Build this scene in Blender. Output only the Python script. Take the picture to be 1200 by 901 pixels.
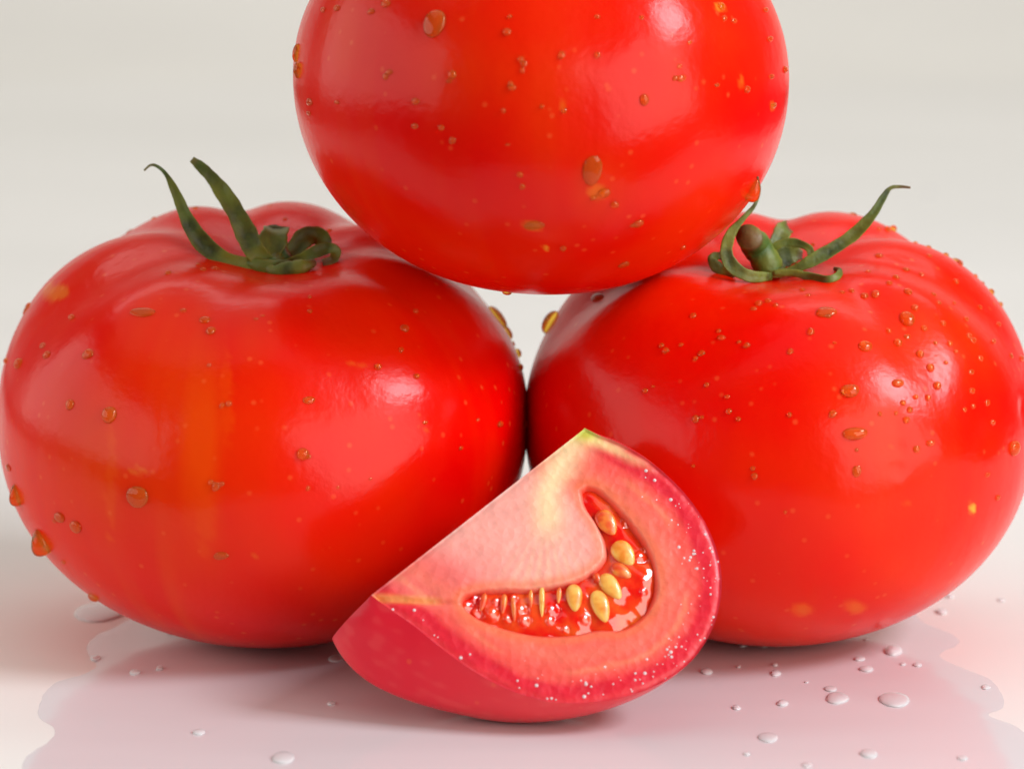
import bpy, bmesh, math, random
import numpy as np
from mathutils import Vector, Matrix
from mathutils.bvhtree import BVHTree
from mathutils.geometry import tessellate_polygon

random.seed(7); rng = np.random.default_rng(11)
S = 0.01                      # the script thinks in centimetres, Blender in metres
SC = bpy.context.scene
for o in list(bpy.data.objects): bpy.data.objects.remove(o)
COL = SC.collection

# ------------------------------------------------------------------ camera
EL = math.radians(11.0); DIST = 45.0
AIM = np.array([0.0, 0.0, 3.53])
FWD = np.array([0.0, math.cos(EL), -math.sin(EL)])
UP = np.array([0.0, math.sin(EL), math.cos(EL)])
RIGHT = np.array([1.0, 0.0, 0.0])
CAM = AIM - FWD*DIST
HALF = 7.25/DIST              # tan of half the horizontal field of view
cd = bpy.data.cameras.new('camera'); cam = bpy.data.objects.new('camera', cd); COL.objects.link(cam)
cam.location = Vector(CAM*S); cam.rotation_euler = (math.pi/2-EL, 0, 0)
cd.sensor_width = 36; cd.lens = 18/HALF; cd.clip_start = 0.01; cd.clip_end = 30
cd.dof.use_dof = True; cd.dof.focus_distance = (DIST-2.8)*S; cd.dof.aperture_fstop = 20
SC.camera = cam

def ray(px, py):
    d = FWD + RIGHT*((px-600)/600*HALF) - UP*((py-450.5)/600*HALF)
    return d
def at(px, py, y):            # point of the plane y = const (cm) seen there
    d = ray(px, py); t = (y-CAM[1])/d[1]
    return CAM + d*t
def ground(px, py, z=0.0):
    d = ray(px, py); t = (z-CAM[2])/d[2]
    return CAM + d*t
def proj(P):
    P = np.asarray(P, float)-CAM
    w = P@FWD
    return 600+600*(P@RIGHT)/w/HALF, 450.5-600*(P@UP)/w/HALF

# ------------------------------------------------------------------ room light, windows, backdrop fill, exposure
world = bpy.data.worlds.new('World'); SC.world = world; world.use_nodes = True
bg = world.node_tree.nodes['Background']; bg.inputs[0].default_value = (0.93, 0.96, 1.0, 1); bg.inputs[1].default_value = 0.09
def area_light(name, loc, target, sx, sy, radiance, col=(1,1,1), roll=0):
    l = bpy.data.lights.new(name, 'AREA'); l.shape = 'RECTANGLE'; l.size = sx*S; l.size_y = sy*S
    l.energy = radiance*math.pi*sx*S*sy*S; l.color = col
    o = bpy.data.objects.new(name, l); COL.objects.link(o); o.location = Vector(loc)*S
    d = Vector(target)-Vector(loc)
    o.rotation_euler = (d.to_track_quat('-Z', 'Y').to_matrix()@Matrix.Rotation(math.radians(roll), 3, 'Z')).to_euler()
    return o
area_light('window_light_left', (-60, -16, 24), (0, -16, 24), 96, 46, 2.9, (1.0, .95, .90))
area_light('window_light_right_sky', (58, -25, 52), (0, -2, 4), 25, 20, 42.0, (.90, .92, 1.0))
area_light('window_light_right', (46, -46, 15), (0, -2, 5), 50, 54, 5.4, (1.0, .93, .86), 18)
area_light('ceiling_light', (0, 30, 120), (0, 30, 0), 200, 170, .78, (1.0, .98, .95))
area_light('backdrop_fill_light', (0, 60, 95), (0, 110, 30), 160, 40, 3.7, (1.0, .98, .95))  # added lamp with no real source, brightens the backdrop

SC.view_settings.view_transform = 'Standard'; SC.view_settings.look = 'None'
SC.view_settings.exposure = -0.50; SC.view_settings.gamma = 1.0
SC.render.engine = 'CYCLES'
SC.cycles.max_bounces = 14; SC.cycles.transmission_bounces = 10; SC.cycles.glossy_bounces = 6
SC.cycles.sample_clamp_indirect = 15; SC.cycles.caustics_refractive = True; SC.cycles.caustics_reflective = False

# ------------------------------------------------------------------ helpers
def tag(o, label=None, cat=None, group=None, kind=None):
    if label: o['label'] = label
    if cat: o['category'] = cat
    if group: o['group'] = group
    if kind: o['kind'] = kind
    return o
def mesh_obj(name, V, F, mat, parent=None, smooth=True):
    me = bpy.data.meshes.new(name)
    me.from_pydata([tuple(v) for v in (np.asarray(V)*S)], [], [tuple(int(i) for i in f) for f in F])
    me.update()
    if smooth: me.polygons.foreach_set('use_smooth', [True]*len(me.polygons))
    o = bpy.data.objects.new(name, me); COL.objects.link(o)
    if mat: me.materials.append(mat)
    if parent:
        o.parent = parent
        o.matrix_parent_inverse = Matrix.Translation(-Vector(parent.location))
    return o
def empty(name, loc):
    o = bpy.data.objects.new(name, None); COL.objects.link(o)
    o.location = Vector(loc)*S; o.empty_display_size = 0.01
    return o
def color_attr(o, cols):
    a = o.data.color_attributes.new('tint', 'FLOAT_COLOR', 'POINT')
    c = np.ones((len(cols), 4), np.float32); c[:, :3] = cols
    a.data.foreach_set('color', c.ravel())
def smooth(e0, e1, x):
    t = np.clip((np.asarray(x, float)-e0)/(e1-e0), 0, 1); return t*t*(3-2*t)
def bez(P, n=30):             # Catmull-Rom through the points, evenly sampled
    P = np.asarray(P, float); k = len(P)
    out = []
    Q = np.vstack([2*P[0]-P[1], P, 2*P[-1]-P[-2]])
    for s in np.linspace(0, k-1-1e-6, n):
        i = int(s); t = s-i
        a, b, c, d = Q[i], Q[i+1], Q[i+2], Q[i+3]
        out.append(.5*((2*b)+(c-a)*t+(2*a-5*b+4*c-d)*t*t+(3*b-a-3*c+d)*t**3))
    return np.array(out)
def vnoise(P, f, seed=0):     # cheap smooth 3D noise from sines, -1..1
    r = np.random.default_rng(seed); s = np.zeros(len(P))
    for _ in range(7):
        k = r.normal(size=3)*f; s += np.sin(P@k + r.uniform(0, 6.3))
    return s/3.2

# ------------------------------------------------------------------ materials
def mat(name):
    m = bpy.data.materials.new(name); m.use_nodes = True
    nt = m.node_tree; b = nt.nodes['Principled BSDF']
    return m, nt, b
def N(nt, t, **kw):
    n = nt.nodes.new(t)
    for k, v in kw.items(): setattr(n, k, v)
    return n
def tomato_skin(name, base=(0.80, 0.001, 0.0003), sat2=(0.85, 0.060, 0.001)):
    m, nt, b = mat(name); L = nt.links
    co = N(nt, 'ShaderNodeTexCoord')
    att = N(nt, 'ShaderNodeVertexColor', layer_name='tint')
    # mottling
    n1 = N(nt, 'ShaderNodeTexNoise'); n1.inputs['Scale'].default_value = 38; n1.inputs['Detail'].default_value = 4
    L.new(co.outputs['Object'], n1.inputs['Vector'])
    r1 = N(nt, 'ShaderNodeValToRGB'); r1.color_ramp.elements[0].position = .35; r1.color_ramp.elements[1].position = .75
    r1.color_ramp.elements[0].color = (0, 0, 0, 1); r1.color_ramp.elements[1].color = (.35, .35, .35, 1)
    L.new(n1.outputs[0], r1.inputs[0])
    mx = N(nt, 'ShaderNodeMix', data_type='RGBA'); mx.inputs[6].default_value = (*base, 1); mx.inputs[7].default_value = (*sat2, 1)
    sx = N(nt, 'ShaderNodeSeparateColor'); L.new(att.outputs['Color'], sx.inputs[0])
    ad = N(nt, 'ShaderNodeMath', operation='ADD', use_clamp=True); L.new(sx.outputs[0], ad.inputs[0]); L.new(r1.outputs[0], ad.inputs[1])
    L.new(ad.outputs[0], mx.inputs[0])
    # fine pale pin-prick lenticels
    v = N(nt, 'ShaderNodeTexVoronoi'); v.inputs['Scale'].default_value = 330
    L.new(co.outputs['Object'], v.inputs['Vector'])
    r2 = N(nt, 'ShaderNodeValToRGB'); r2.color_ramp.elements[0].position = .05; r2.color_ramp.elements[1].position = .16
    r2.color_ramp.elements[0].color = (.22, .22, .22, 1); r2.color_ramp.elements[1].color = (0, 0, 0, 1)
    L.new(v.outputs['Distance'], r2.inputs[0])
    mx2 = N(nt, 'ShaderNodeMix', data_type='RGBA'); mx2.inputs[7].default_value = (.95, .22, .05, 1)
    L.new(r2.outputs[0], mx2.inputs[0]); L.new(mx.outputs[2], mx2.inputs[6])
    # pale scar spots from the green channel
    mx3 = N(nt, 'ShaderNodeMix', data_type='RGBA'); mx3.inputs[7].default_value = (.85, .42, .03, 1)
    L.new(sx.outputs[1], mx3.inputs[0]); L.new(mx2.outputs[2], mx3.inputs[6])
    L.new(mx3.outputs[2], b.inputs['Base Color'])
    b.inputs['Roughness'].default_value = .24
    b.inputs['Subsurface Weight'].default_value = .25
    b.inputs['Subsurface Radius'].default_value = (1.0, .12, .05); b.inputs['Subsurface Scale'].default_value = .004
    b.inputs['IOR'].default_value = 1.30
    b.inputs['Coat Weight'].default_value = .0; b.inputs['Coat Roughness'].default_value = .10; b.inputs['Coat IOR'].default_value = 1.35
    # water smear: roughness varies
    n2 = N(nt, 'ShaderNodeTexNoise'); n2.inputs['Scale'].default_value = 60; n2.inputs['Detail'].default_value = 5
    mp = N(nt, 'ShaderNodeMapping'); mp.inputs['Scale'].default_value = (1, 1, .3); L.new(co.outputs['Object'], mp.inputs[0]); L.new(mp.outputs[0], n2.inputs['Vector'])
    mr = N(nt, 'ShaderNodeMapRange'); mr.inputs[1].default_value = .3; mr.inputs[2].default_value = .7; mr.inputs[3].default_value = .19; mr.inputs[4].default_value = .27
    L.new(n2.outputs[0], mr.inputs[0]); L.new(mr.outputs[0], b.inputs['Roughness'])
    n3 = N(nt, 'ShaderNodeTexNoise'); n3.inputs['Scale'].default_value = 900; n3.inputs['Detail'].default_value = 2
    L.new(co.outputs['Object'], n3.inputs['Vector'])
    n4 = N(nt, 'ShaderNodeTexNoise'); n4.inputs['Scale'].default_value = 110; n4.inputs['Detail'].default_value = 2
    L.new(mp.outputs[0], n4.inputs['Vector'])
    b1 = N(nt, 'ShaderNodeBump'); b1.inputs['Strength'].default_value = .12; b1.inputs['Distance'].default_value = .0004; L.new(n3.outputs[0], b1.inputs['Height'])
    b2 = N(nt, 'ShaderNodeBump'); b2.inputs['Strength'].default_value = .32; b2.inputs['Distance'].default_value = .0009; L.new(n4.outputs[0], b2.inputs['Height']); L.new(b1.outputs[0], b2.inputs['Normal'])
    L.new(b2.outputs[0], b.inputs['Normal'])
    return m
M_skin = tomato_skin('tomato_skin')

M_water, nt, b = mat('water')
b.inputs['Base Color'].default_value = (1, 1, 1, 1); b.inputs['Roughness'].default_value = 0.0
b.inputs['IOR'].default_value = 1.33; b.inputs['Transmission Weight'].default_value = 1.0

M_bead, nt, b = mat('water_bead_glow_tint')
b.inputs['Base Color'].default_value = (1, .60, .07, 1); b.inputs['Roughness'].default_value = 0.0  # orange put into the colour for the glow of light focused through the drops
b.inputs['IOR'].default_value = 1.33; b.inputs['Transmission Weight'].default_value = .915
M_pool, nt, b = mat('water_drop_on_white')
b.inputs['Base Color'].default_value = (.92, .91, .91, 1); b.inputs['Roughness'].default_value = .04
b.inputs['IOR'].default_value = 1.33; b.inputs['Transmission Weight'].default_value = .35
def green_mat(name, c0, c1, tip):
    m, nt, b = mat(name); L = nt.links
    att = N(nt, 'ShaderNodeVertexColor', layer_name='tint'); sx = N(nt, 'ShaderNodeSeparateColor'); L.new(att.outputs[0], sx.inputs[0])
    co = N(nt, 'ShaderNodeTexCoord')
    n = N(nt, 'ShaderNodeTexNoise'); n.inputs['Scale'].default_value = 330; n.inputs['Detail'].default_value = 8; L.new(co.outputs['Object'], n.inputs['Vector'])
    r = N(nt, 'ShaderNodeValToRGB'); r.color_ramp.elements[0].position = .35; r.color_ramp.elements[1].position = .7
    r.color_ramp.elements[0].color = (*c0, 1); r.color_ramp.elements[1].color = (*c1, 1); L.new(n.outputs[0], r.inputs[0])
    mx = N(nt, 'ShaderNodeMix', data_type='RGBA'); mx.inputs[7].default_value = (*tip, 1)
    L.new(sx.outputs[0], mx.inputs[0]); L.new(r.outputs[0], mx.inputs[6])
    hs = N(nt, 'ShaderNodeMix', data_type='RGBA'); hs.inputs[7].default_value = (.22, .25, .02, 1)
    L.new(sx.outputs[1], hs.inputs[0]); L.new(mx.outputs[2], hs.inputs[6])
    L.new(hs.outputs[2], b.inputs['Base Color'])
    b.inputs['Roughness'].default_value = .5
    bp = N(nt, 'ShaderNodeBump'); bp.inputs['Strength'].default_value = .8; bp.inputs['Distance'].default_value = .0006
    L.new(n.outputs[0], bp.inputs['Height']); L.new(bp.outputs[0], b.inputs['Normal'])
    return m
M_sepal = green_mat('sepal_green', (.028, .05, .006), (.15, .22, .03), (.14, .08, .035))
M_stem = green_mat('stem_green', (.03, .08, .01), (.09, .17, .03), (.15, .075, .04))

# ------------------------------------------------------------------ the setting
m_table, nt, b = mat('white_tabletop'); L = nt.links
co = N(nt, 'ShaderNodeTexCoord')
n = N(nt, 'ShaderNodeTexNoise'); n.inputs['Scale'].default_value = 9; n.inputs['Detail'].default_value = 5
mp = N(nt, 'ShaderNodeMapping'); mp.inputs['Scale'].default_value = (.35, 1, 1); L.new(co.outputs['Object'], mp.inputs[0]); L.new(mp.outputs[0], n.inputs['Vector'])
r = N(nt, 'ShaderNodeValToRGB'); r.color_ramp.elements[0].position = .3; r.color_ramp.elements[1].position = .7
r.color_ramp.elements[0].color = (.78, .76, .71, 1); r.color_ramp.elements[1].color = (.835, .813, .765, 1)
L.new(n.outputs[0], r.inputs[0]); L.new(r.outputs[0], b.inputs['Base Color'])
b.inputs['Roughness'].default_value = .55; b.inputs['Specular IOR Level'].default_value = .03
# sheet that runs back and sweeps up into the backdrop
V = []; F = []
xs = np.linspace(-160, 160, 9)
prof = [(-8.4, -1.6), (-8.4, -.12), (-8.28, 0)]+[(y, 0) for y in np.linspace(-5, 80, 8)]
for a in np.linspace(0, math.pi/2, 20)[1:]:
    prof.append((80+60*math.sin(a), 60-60*math.cos(a)))
nt_ = 11
tp = prof[:nt_]
for (y, z) in tp:
    for x in xs: V.append((x*.15, y, z))
for j in range(len(tp)-1):
    for i in range(len(xs)-1):
        a = j*len(xs)+i; F.append((a, a+1, a+1+len(xs), a+len(xs)))
table = tag(mesh_obj('tabletop', V, F, m_table), kind='structure')
m_back, nt, b = mat('cream_backdrop'); L = nt.links
co = N(nt, 'ShaderNodeTexCoord'); n = N(nt, 'ShaderNodeTexNoise'); n.inputs['Scale'].default_value = 5; n.inputs['Detail'].default_value = 4
L.new(co.outputs['Object'], n.inputs['Vector'])
r = N(nt, 'ShaderNodeValToRGB'); r.color_ramp.elements[0].position = .3; r.color_ramp.elements[1].position = .7
r.color_ramp.elements[0].color = (.80, .775, .72, 1); r.color_ramp.elements[1].color = (.85, .825, .765, 1)
L.new(n.outputs[0], r.inputs[0]); L.new(r.outputs[0], b.inputs['Base Color']); b.inputs['Roughness'].default_value = .6
V = []; F = []
bp_ = prof[nt_-1:]+[(140, 90), (140, 150)]
for (y, z) in bp_:
    for x in xs: V.append((x, y, z))
for j in range(len(bp_)-1):
    for i in range(len(xs)-1):
        a = j*len(xs)+i; F.append((a, a+1, a+1+len(xs), a+len(xs)))
tag(mesh_obj('backdrop', V, F, m_back), kind='structure')

# ------------------------------------------------------------------ tomatoes
def tomato_mesh(center, a, c, rot, creases, bumps, dimple=(.55, 1.1), pz=(.93, .90), nu=170, nv=340, tint=None, scal=None):
    """center in cm; creases: (azimuth deg, amplitude, width deg, u0, u1); bumps: (world direction xyz, amp, width rad)"""
    u = np.linspace(0, math.pi, nu+1)[:, None]; ph = np.linspace(0, 2*math.pi, nv, endpoint=False)[None, :]
    u = u + 0*ph; ph = ph + 0*u
    su, cu = np.sin(u), np.cos(u)
    rho = a*np.abs(su)**pz[0]; z = c*np.sign(cu)*np.abs(cu)**pz[1]
    lob = np.zeros_like(u)
    for (az, amp, w, u0, u1) in creases:
        d = (np.degrees(ph)-az+180) % 360-180
        g = smooth(.12, .6, u)*(1-smooth(math.radians(u0), math.radians(u1), u))
        lob -= amp*np.exp(-(d/w)**2)*g
    rho *= 1+lob
    z = z + np.where(cu > 0, 1.0, .0)*c*lob*.9*smooth(0, .5, cu)
    rr = rho/dimple[1]
    z = z - np.where(cu > 0, 1, 0)*dimple[0]*np.exp(-rr**2)
    z = z + np.where(cu < 0, 1, 0)*.10*np.exp(-(rho/.8)**2)
    P = np.stack([rho*np.cos(ph), rho*np.sin(ph), z], -1).reshape(-1, 3)
    R = np.array(Matrix(rot) if not isinstance(rot, np.ndarray) else rot)
    P = P@R.T
    D = P/np.linalg.norm(P, axis=1)[:, None]
    f = np.ones(len(P))
    for (d, amp, w) in bumps:
        d = np.array(d, float); d /= np.linalg.norm(d)
        ang = np.arccos(np.clip(D@d, -1, 1)); f += amp*np.exp(-(ang/w)**2)
    P = P*f[:, None]
    P = P + np.array(center)
    F = []
    for i in range(nu):
        for j in range(nv):
            k = (j+1) % nv
            F.append((i*nv+j, (i+1)*nv+j, (i+1)*nv+k, i*nv+k))
    return P, F, D
def RB(px, py, amp, w):       # a small dent or swelling of the right tomato, as a direction from its middle
    x = (px-912)/297; z = (497-py)/252
    return ((x, -math.sqrt(max(.05, 1-x*x-z*z)), z*.86), amp, w)
def rotm(rx, ry, rz):
    return np.array(Matrix.Rotation(math.radians(rz), 3, 'Z')@Matrix.Rotation(math.radians(ry), 3, 'Y')@Matrix.Rotation(math.radians(rx), 3, 'X'))

def weld(o):
    bm = bmesh.new(); bm.from_mesh(o.data); bmesh.ops.remove_doubles(bm, verts=bm.verts, dist=1e-6)
    bmesh.ops.recalc_face_normals(bm, faces=bm.faces)
    bm.to_mesh(o.data); bm.free()
    o.data.polygons.foreach_set('use_smooth', [True]*len(o.data.polygons))

def blob_tint(P, spots, seed):
    """red channel: orange streaks, green: pale scars; spots: (px,py,rx,ry,amount,channel) where they show on the fruit"""
    x, y = proj(P)
    front = P[:, 1]
    t = np.zeros((len(P), 3)); c0 = P.mean(0)
    az = np.arctan2(P[:, 1]-c0[1], P[:, 0]-c0[0]); zz = P[:, 2]-c0[2]
    A = np.stack([np.cos(az)*9, np.sin(az)*9, zz*.45], -1)
    strk = vnoise(A, 1.0, seed)+.6*vnoise(A*np.array([2.6, 2.6, 1.3]), 1.0, seed+1)+.4*vnoise(A*np.array([6, 6, 2]), 1.0, seed+2)
    t[:, 0] = .14*smooth(.2, 1.2, vnoise(P*np.array([1, 1, .35]), 1.6, seed))+((.34*smooth(420, 260, x)+.06) if seed == 3 else .12)*smooth(.3, 1.8, strk)
    hf = .5*vnoise(P, 9, seed+5)+.5*vnoise(P, 22, seed+6)
    for (px, py, rx, ry, am, ch) in spots:
        w = np.exp(-((x-px)/rx)**2-((y-py)/ry)**2)*(front < c0[1]+1.0)
        if ch == 1 or rx < 17: w = smooth(.30, .75, w+.22*hf)
        else: w = np.clip(w*(.80+.28*strk), 0, 1)
        t[:, ch] = np.maximum(t[:, ch], am*w)
    return np.clip(t, 0, 1)

TOM = {}
def make_tomato(key, label, center, a, c, rot, creases, bumps, spots, seed, **kw):
    P, F, D = tomato_mesh(center, a, c, rot, creases, bumps, **kw)
    if key != 'top':          # rest it on the table
        P[:, 2] -= P[:, 2].min()-0.0
    base = (center[0], center[1], 0 if key != 'top' else P[:, 2].min())
    root = empty('tomato', base); tag(root, label, 'tomato', 'tomatoes stacked in a pyramid')
    sk = mesh_obj('skin', P, F, M_skin, root)
    color_attr(sk, blob_tint(P, spots, seed))
    weld(sk)
    bvh = BVHTree.FromPolygons([Vector(p) for p in P], [tuple(f) for f in F])
    TOM[key] = dict(root=root, P=P, F=F, bvh=bvh, c=P.mean(0))
    return root, sk

cL = at(310, 497, 0); cR = at(912, 497, 0)
rL, sL = make_tomato('left', 'large whole red tomato on the left with two upright green sepals and orange streaks', (cL[0], 0, cL[2]), 3.74, 2.96, rotm(14, 4, 0),
    [(-66, .022, 16, 45, 110), (-112, .028, 18, 50, 100), (-160, .038, 17, 40, 85), (150, .045, 14, 35, 75), (108, .05, 12, 35, 80), (60, .05, 12, 35, 80), (20, .05, 14, 35, 80), (-20, .04, 16, 35, 80)],
    [],
    [(235, 520, 26, 130, 1.0, 0), (240, 610, 16, 60, .6, 0), (120, 540, 90, 110, .55, 0), (65, 342, 17, 13, .28, 1), (62, 340, 5, 4, .35, 1), (190, 430, 60, 90, .45, 0), (418, 427, 12, 3, .30, 1), (160, 552, 14, 3, .18, 1), (500, 500, 2, 7, .2, 1), (300, 650, 5, 3, .2, 1), (130, 560, 9, 90, .8, 0), (300, 400, 30, 60, .25, 0), (265, 470, 10, 70, .5, 0)], 3,
    dimple=(.62, 1.35))
rR, sR = make_tomato('right', 'large whole red tomato on the right sprinkled with water drops, with a curled green stem', (cR[0], 0, cR[2]), 3.60, 2.92, rotm(14, -4, 0),
    [(-52, .030, 12, 40, 85), (-14, .035, 13, 45, 92), (30, .05, 12, 40, 80), (80, .05, 12, 40, 80), (130, .05, 12, 40, 80), (178, .045, 14, 40, 80), (-120, .02, 20, 40, 80)],
    [RB(1019, 470, -.010, .035), RB(1019, 492, -.008, .03), RB(1016, 445, -.006, .04), RB(1128, 470, -.012, .07), RB(1128, 425, -.012, .08), RB(1060, 470, .010, .14), RB(1180, 460, -.012, .06)],
    [(1060, 560, 60, 150, .35, 0), (1062, 590, 2.5, 9, .35, 1), (1046, 520, 2, 6, .25, 1), (940, 714, 16, 9, 1.0, 0), (1003, 712, 14, 10, 1.0, 0), (941, 714, 10, 6, .12, 1), (1003, 712, 9, 7, .12, 1), (1140, 596, 4, 9, .9, 1), (1100, 400, 60, 60, .4, 0)], 5,
    dimple=(.62, 1.35))

# the top one leans on both: slide it along its line of sight until it touches
def top_mesh(y):
    c = at(634, 92, y); k = (DIST+y)/DIST
    return c, tomato_mesh(c, 3.44*k, 2.98*k, rotm(4, 3, 0),
        [(-80, .022, 16, 60, 130), (-125, .012, 20, 50, 110), (-30, .015, 16, 50, 110), (60, .04, 12, 40, 80), (120, .04, 12, 40, 80), (180, .03, 14, 40, 90), (10, .03, 14, 40, 90)], [], pz=(.96, .98), dimple=(.6, 1.1))
lo, hi = -3.2, 0.0
def touches(y):
    c, (P, F, D) = top_mesh(y)
    bv = BVHTree.FromPolygons([Vector(p) for p in P], F)
    return bool(bv.overlap(TOM['left']['bvh'])) or bool(bv.overlap(TOM['right']['bvh']))
for _ in range(7):
    mid = (lo+hi)/2
    if touches(mid): hi = mid
    else: lo = mid
YT = hi
cT, _ = top_mesh(YT); k = (DIST+YT)/DIST
rT, sT = make_tomato('top', 'whole red tomato balanced on top of the two others, smooth base facing down', cT, 3.44*k, 2.98*k, rotm(4, 3, 0),
    [(-80, .022, 16, 60, 130), (-125, .012, 20, 50, 110), (-30, .015, 16, 50, 110), (60, .04, 12, 40, 80), (120, .04, 12, 40, 80), (180, .03, 14, 40, 90), (10, .03, 14, 40, 90)], [],
    [(640, 130, 40, 120, .35, 0), (700, 220, 40, 40, .4, 0), (625, 264, 12, 7, .35, 1), (640, 291, 5, 4, .6, 1), (700, 225, 12, 10, .25, 1), (560, 90, 90, 60, .25, 0), (400, 40, 25, 60, .35, 0), (843, 8, 5, 5, .5, 1), (868, 96, 2.5, 10, .25, 1), (660, 125, 3, 8, .2, 1), (905, 125, 3, 5, .3, 1)], 9, pz=(.96, .98), dimple=(.6, 1.1))

# ------------------------------------------------------------------ sepals and stems
def ribbon(name, parent, pts, widths, material, thick=.05, cup=.25, n=34, m=10, twist=0, tip=.3, face=None, tipcol=True, rag=.06):
    """pts world cm; a blade with lens section, cupped, swept along the curve"""
    C = bez(pts, n); W = np.interp(np.linspace(0, 1, n), np.linspace(0, 1, len(widths)), np.array(widths)*(.86 if material is M_sepal else 1))
    T = np.gradient(C, axis=0); T /= np.linalg.norm(T, axis=1)[:, None]
    ref = np.array(face if face is not None else -FWD, float)
    V = []; tint = []
    for i in range(n):
        b_ = np.cross(T[i], ref); nb = np.linalg.norm(b_)
        b_ = b_/nb if nb > .15 else prevb
        prevb = b_; nn = np.cross(b_, T[i])
        tw = math.radians(twist*i/(n-1)); bb = b_*math.cos(tw)+nn*math.sin(tw); nn = nn*math.cos(tw)-b_*math.sin(tw)
        w = W[i]*(1+rag*math.sin(i*1.7+parent_seed(name, pts))*.5+rag*math.sin(i*.61))
        for j in range(m):
            a = 2*math.pi*j/m
            x = math.cos(a)*w/2; yv = math.sin(a)*max(thick, w*.16)/2*(1 if w > .05 else .6)
            yv += cup*w*((2*x/w)**2-.5) if w > .01 else 0
            V.append(C[i]+bb*x+nn*yv)
            tint.append((float(smooth(1-tip, 1, i/(n-1))) if tipcol else 0, .55*(math.cos(a)**8) + .35*smooth(.1, .6, math.sin(i*.35)), 0))
    F = []
    for i in range(n-1):
        for j in range(m):
            k = (j+1) % m; F.append((i*m+j, i*m+k, (i+1)*m+k, (i+1)*m+j))
    F.append(tuple(range(m))[::-1]); F.append(tuple((n-1)*m+j for j in range(m)))
    o = mesh_obj(name, V, F, material, parent); color_attr(o, np.array(tint))
    return o
def parent_seed(name, pts): return (pts[0][0]*7+pts[0][2]*3) % 6.28
def surf(key, px, py):
    o = Vector(CAM); d = Vector(ray(px, py)).normalized()
    loc, nor, i, dist = TOM[key]['bvh'].ray_cast(o, d)
    return (np.array(loc), np.array(nor)) if loc else (None, None)

def pp(lst, clear=.10):       # blade points at their depth, never below the skin of the fruit
    out = []
    for (x, y, d) in lst:
        s_, _ = surf('left' if x < 600 else 'right', x, y)
        if s_ is not None and s_[1]-clear < d: d = s_[1]-clear
        if x > 600:
            s_, _ = surf('top', x, y)
            if s_ is not None and s_[1]-.05 < d: d = s_[1]-.05
        out.append(at(x, y, d))
    return out
yl = -0.7; yr = -0.8
def calyx_left():
    R = rL
    ribbon('sepal', R, pp([(318,306,yl),(276,308,yl-.1),(243,290,yl-.1),(222,262,yl-.1),(207,228,yl),(195,205,yl),(184,195,yl+.1),(176,194,yl+.1),(169,200,yl+.1)]), [.12,.24,.30,.25,.15,.07,.05,.04,.03], M_sepal, cup=.3, n=44)
    ribbon('sepal', R, pp([(316,308,yl),(300,296,yl-.05),(288,272,yl),(273,243,yl),(252,213,yl+.1),(237,197,yl+.1),(225,187,yl+.15)]), [.2,.36,.34,.30,.22,.17,.11], M_sepal, cup=.25, n=40, tip=.12)
    ribbon('sepal', R, pp([(312,308,yl),(316,296,yl+.1),(320,282,yl+.2),(323,272,yl+.3),(325,268,yl+.55),(324,275,yl+.7)]), [.3,.40,.46,.42,.36,.2], M_sepal, cup=.2, tip=.3)
    ribbon('sepal', R, pp([(322,309,yl),(340,298,yl+.2),(356,280,yl+.3),(370,276,yl+.4),(381,284,yl+.4),(378,294,yl+.3)]), [.2,.28,.32,.30,.24,.15], M_sepal, cup=.35, tip=.3)
    ribbon('sepal', R, pp([(330,312,yl),(352,304,yl+.1),(368,296,yl+.1),(384,291,yl+.15),(393,295,yl+.1),(390,304,yl+.0),(378,308,yl)]), [.15,.18,.20,.20,.18,.16,.1], M_sepal, cup=.35, tip=.25)
    ribbon('sepal', R, pp([(312,312,yl-.1),(322,318,yl-.1),(340,315,yl-.2),(356,312,yl-.2),(368,308,yl-.1)]), [.14,.20,.26,.22,.12], M_sepal, cup=.1, thick=.14, tip=.2)
    # short cut stem sitting low in the hollow
    ribbon('stem', R, pp([(322,314,yl+.1),(326,306,yl+.15),(334,300,yl+.2),(340,296,yl+.2)]), [.34,.30,.27,.25], M_stem, cup=0, thick=.26, n=14, m=14, tip=.15, rag=.02)
    ribbon('stem', R, pp([(290,308,yl),(306,312,yl-.1),(322,314,yl-.1),(340,311,yl)]), [.12,.22,.24,.16], M_stem, cup=0, thick=.14, n=14, m=12, tipcol=False)['label'] = 'flat green collar joining the sepals'
calyx_left()
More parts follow.
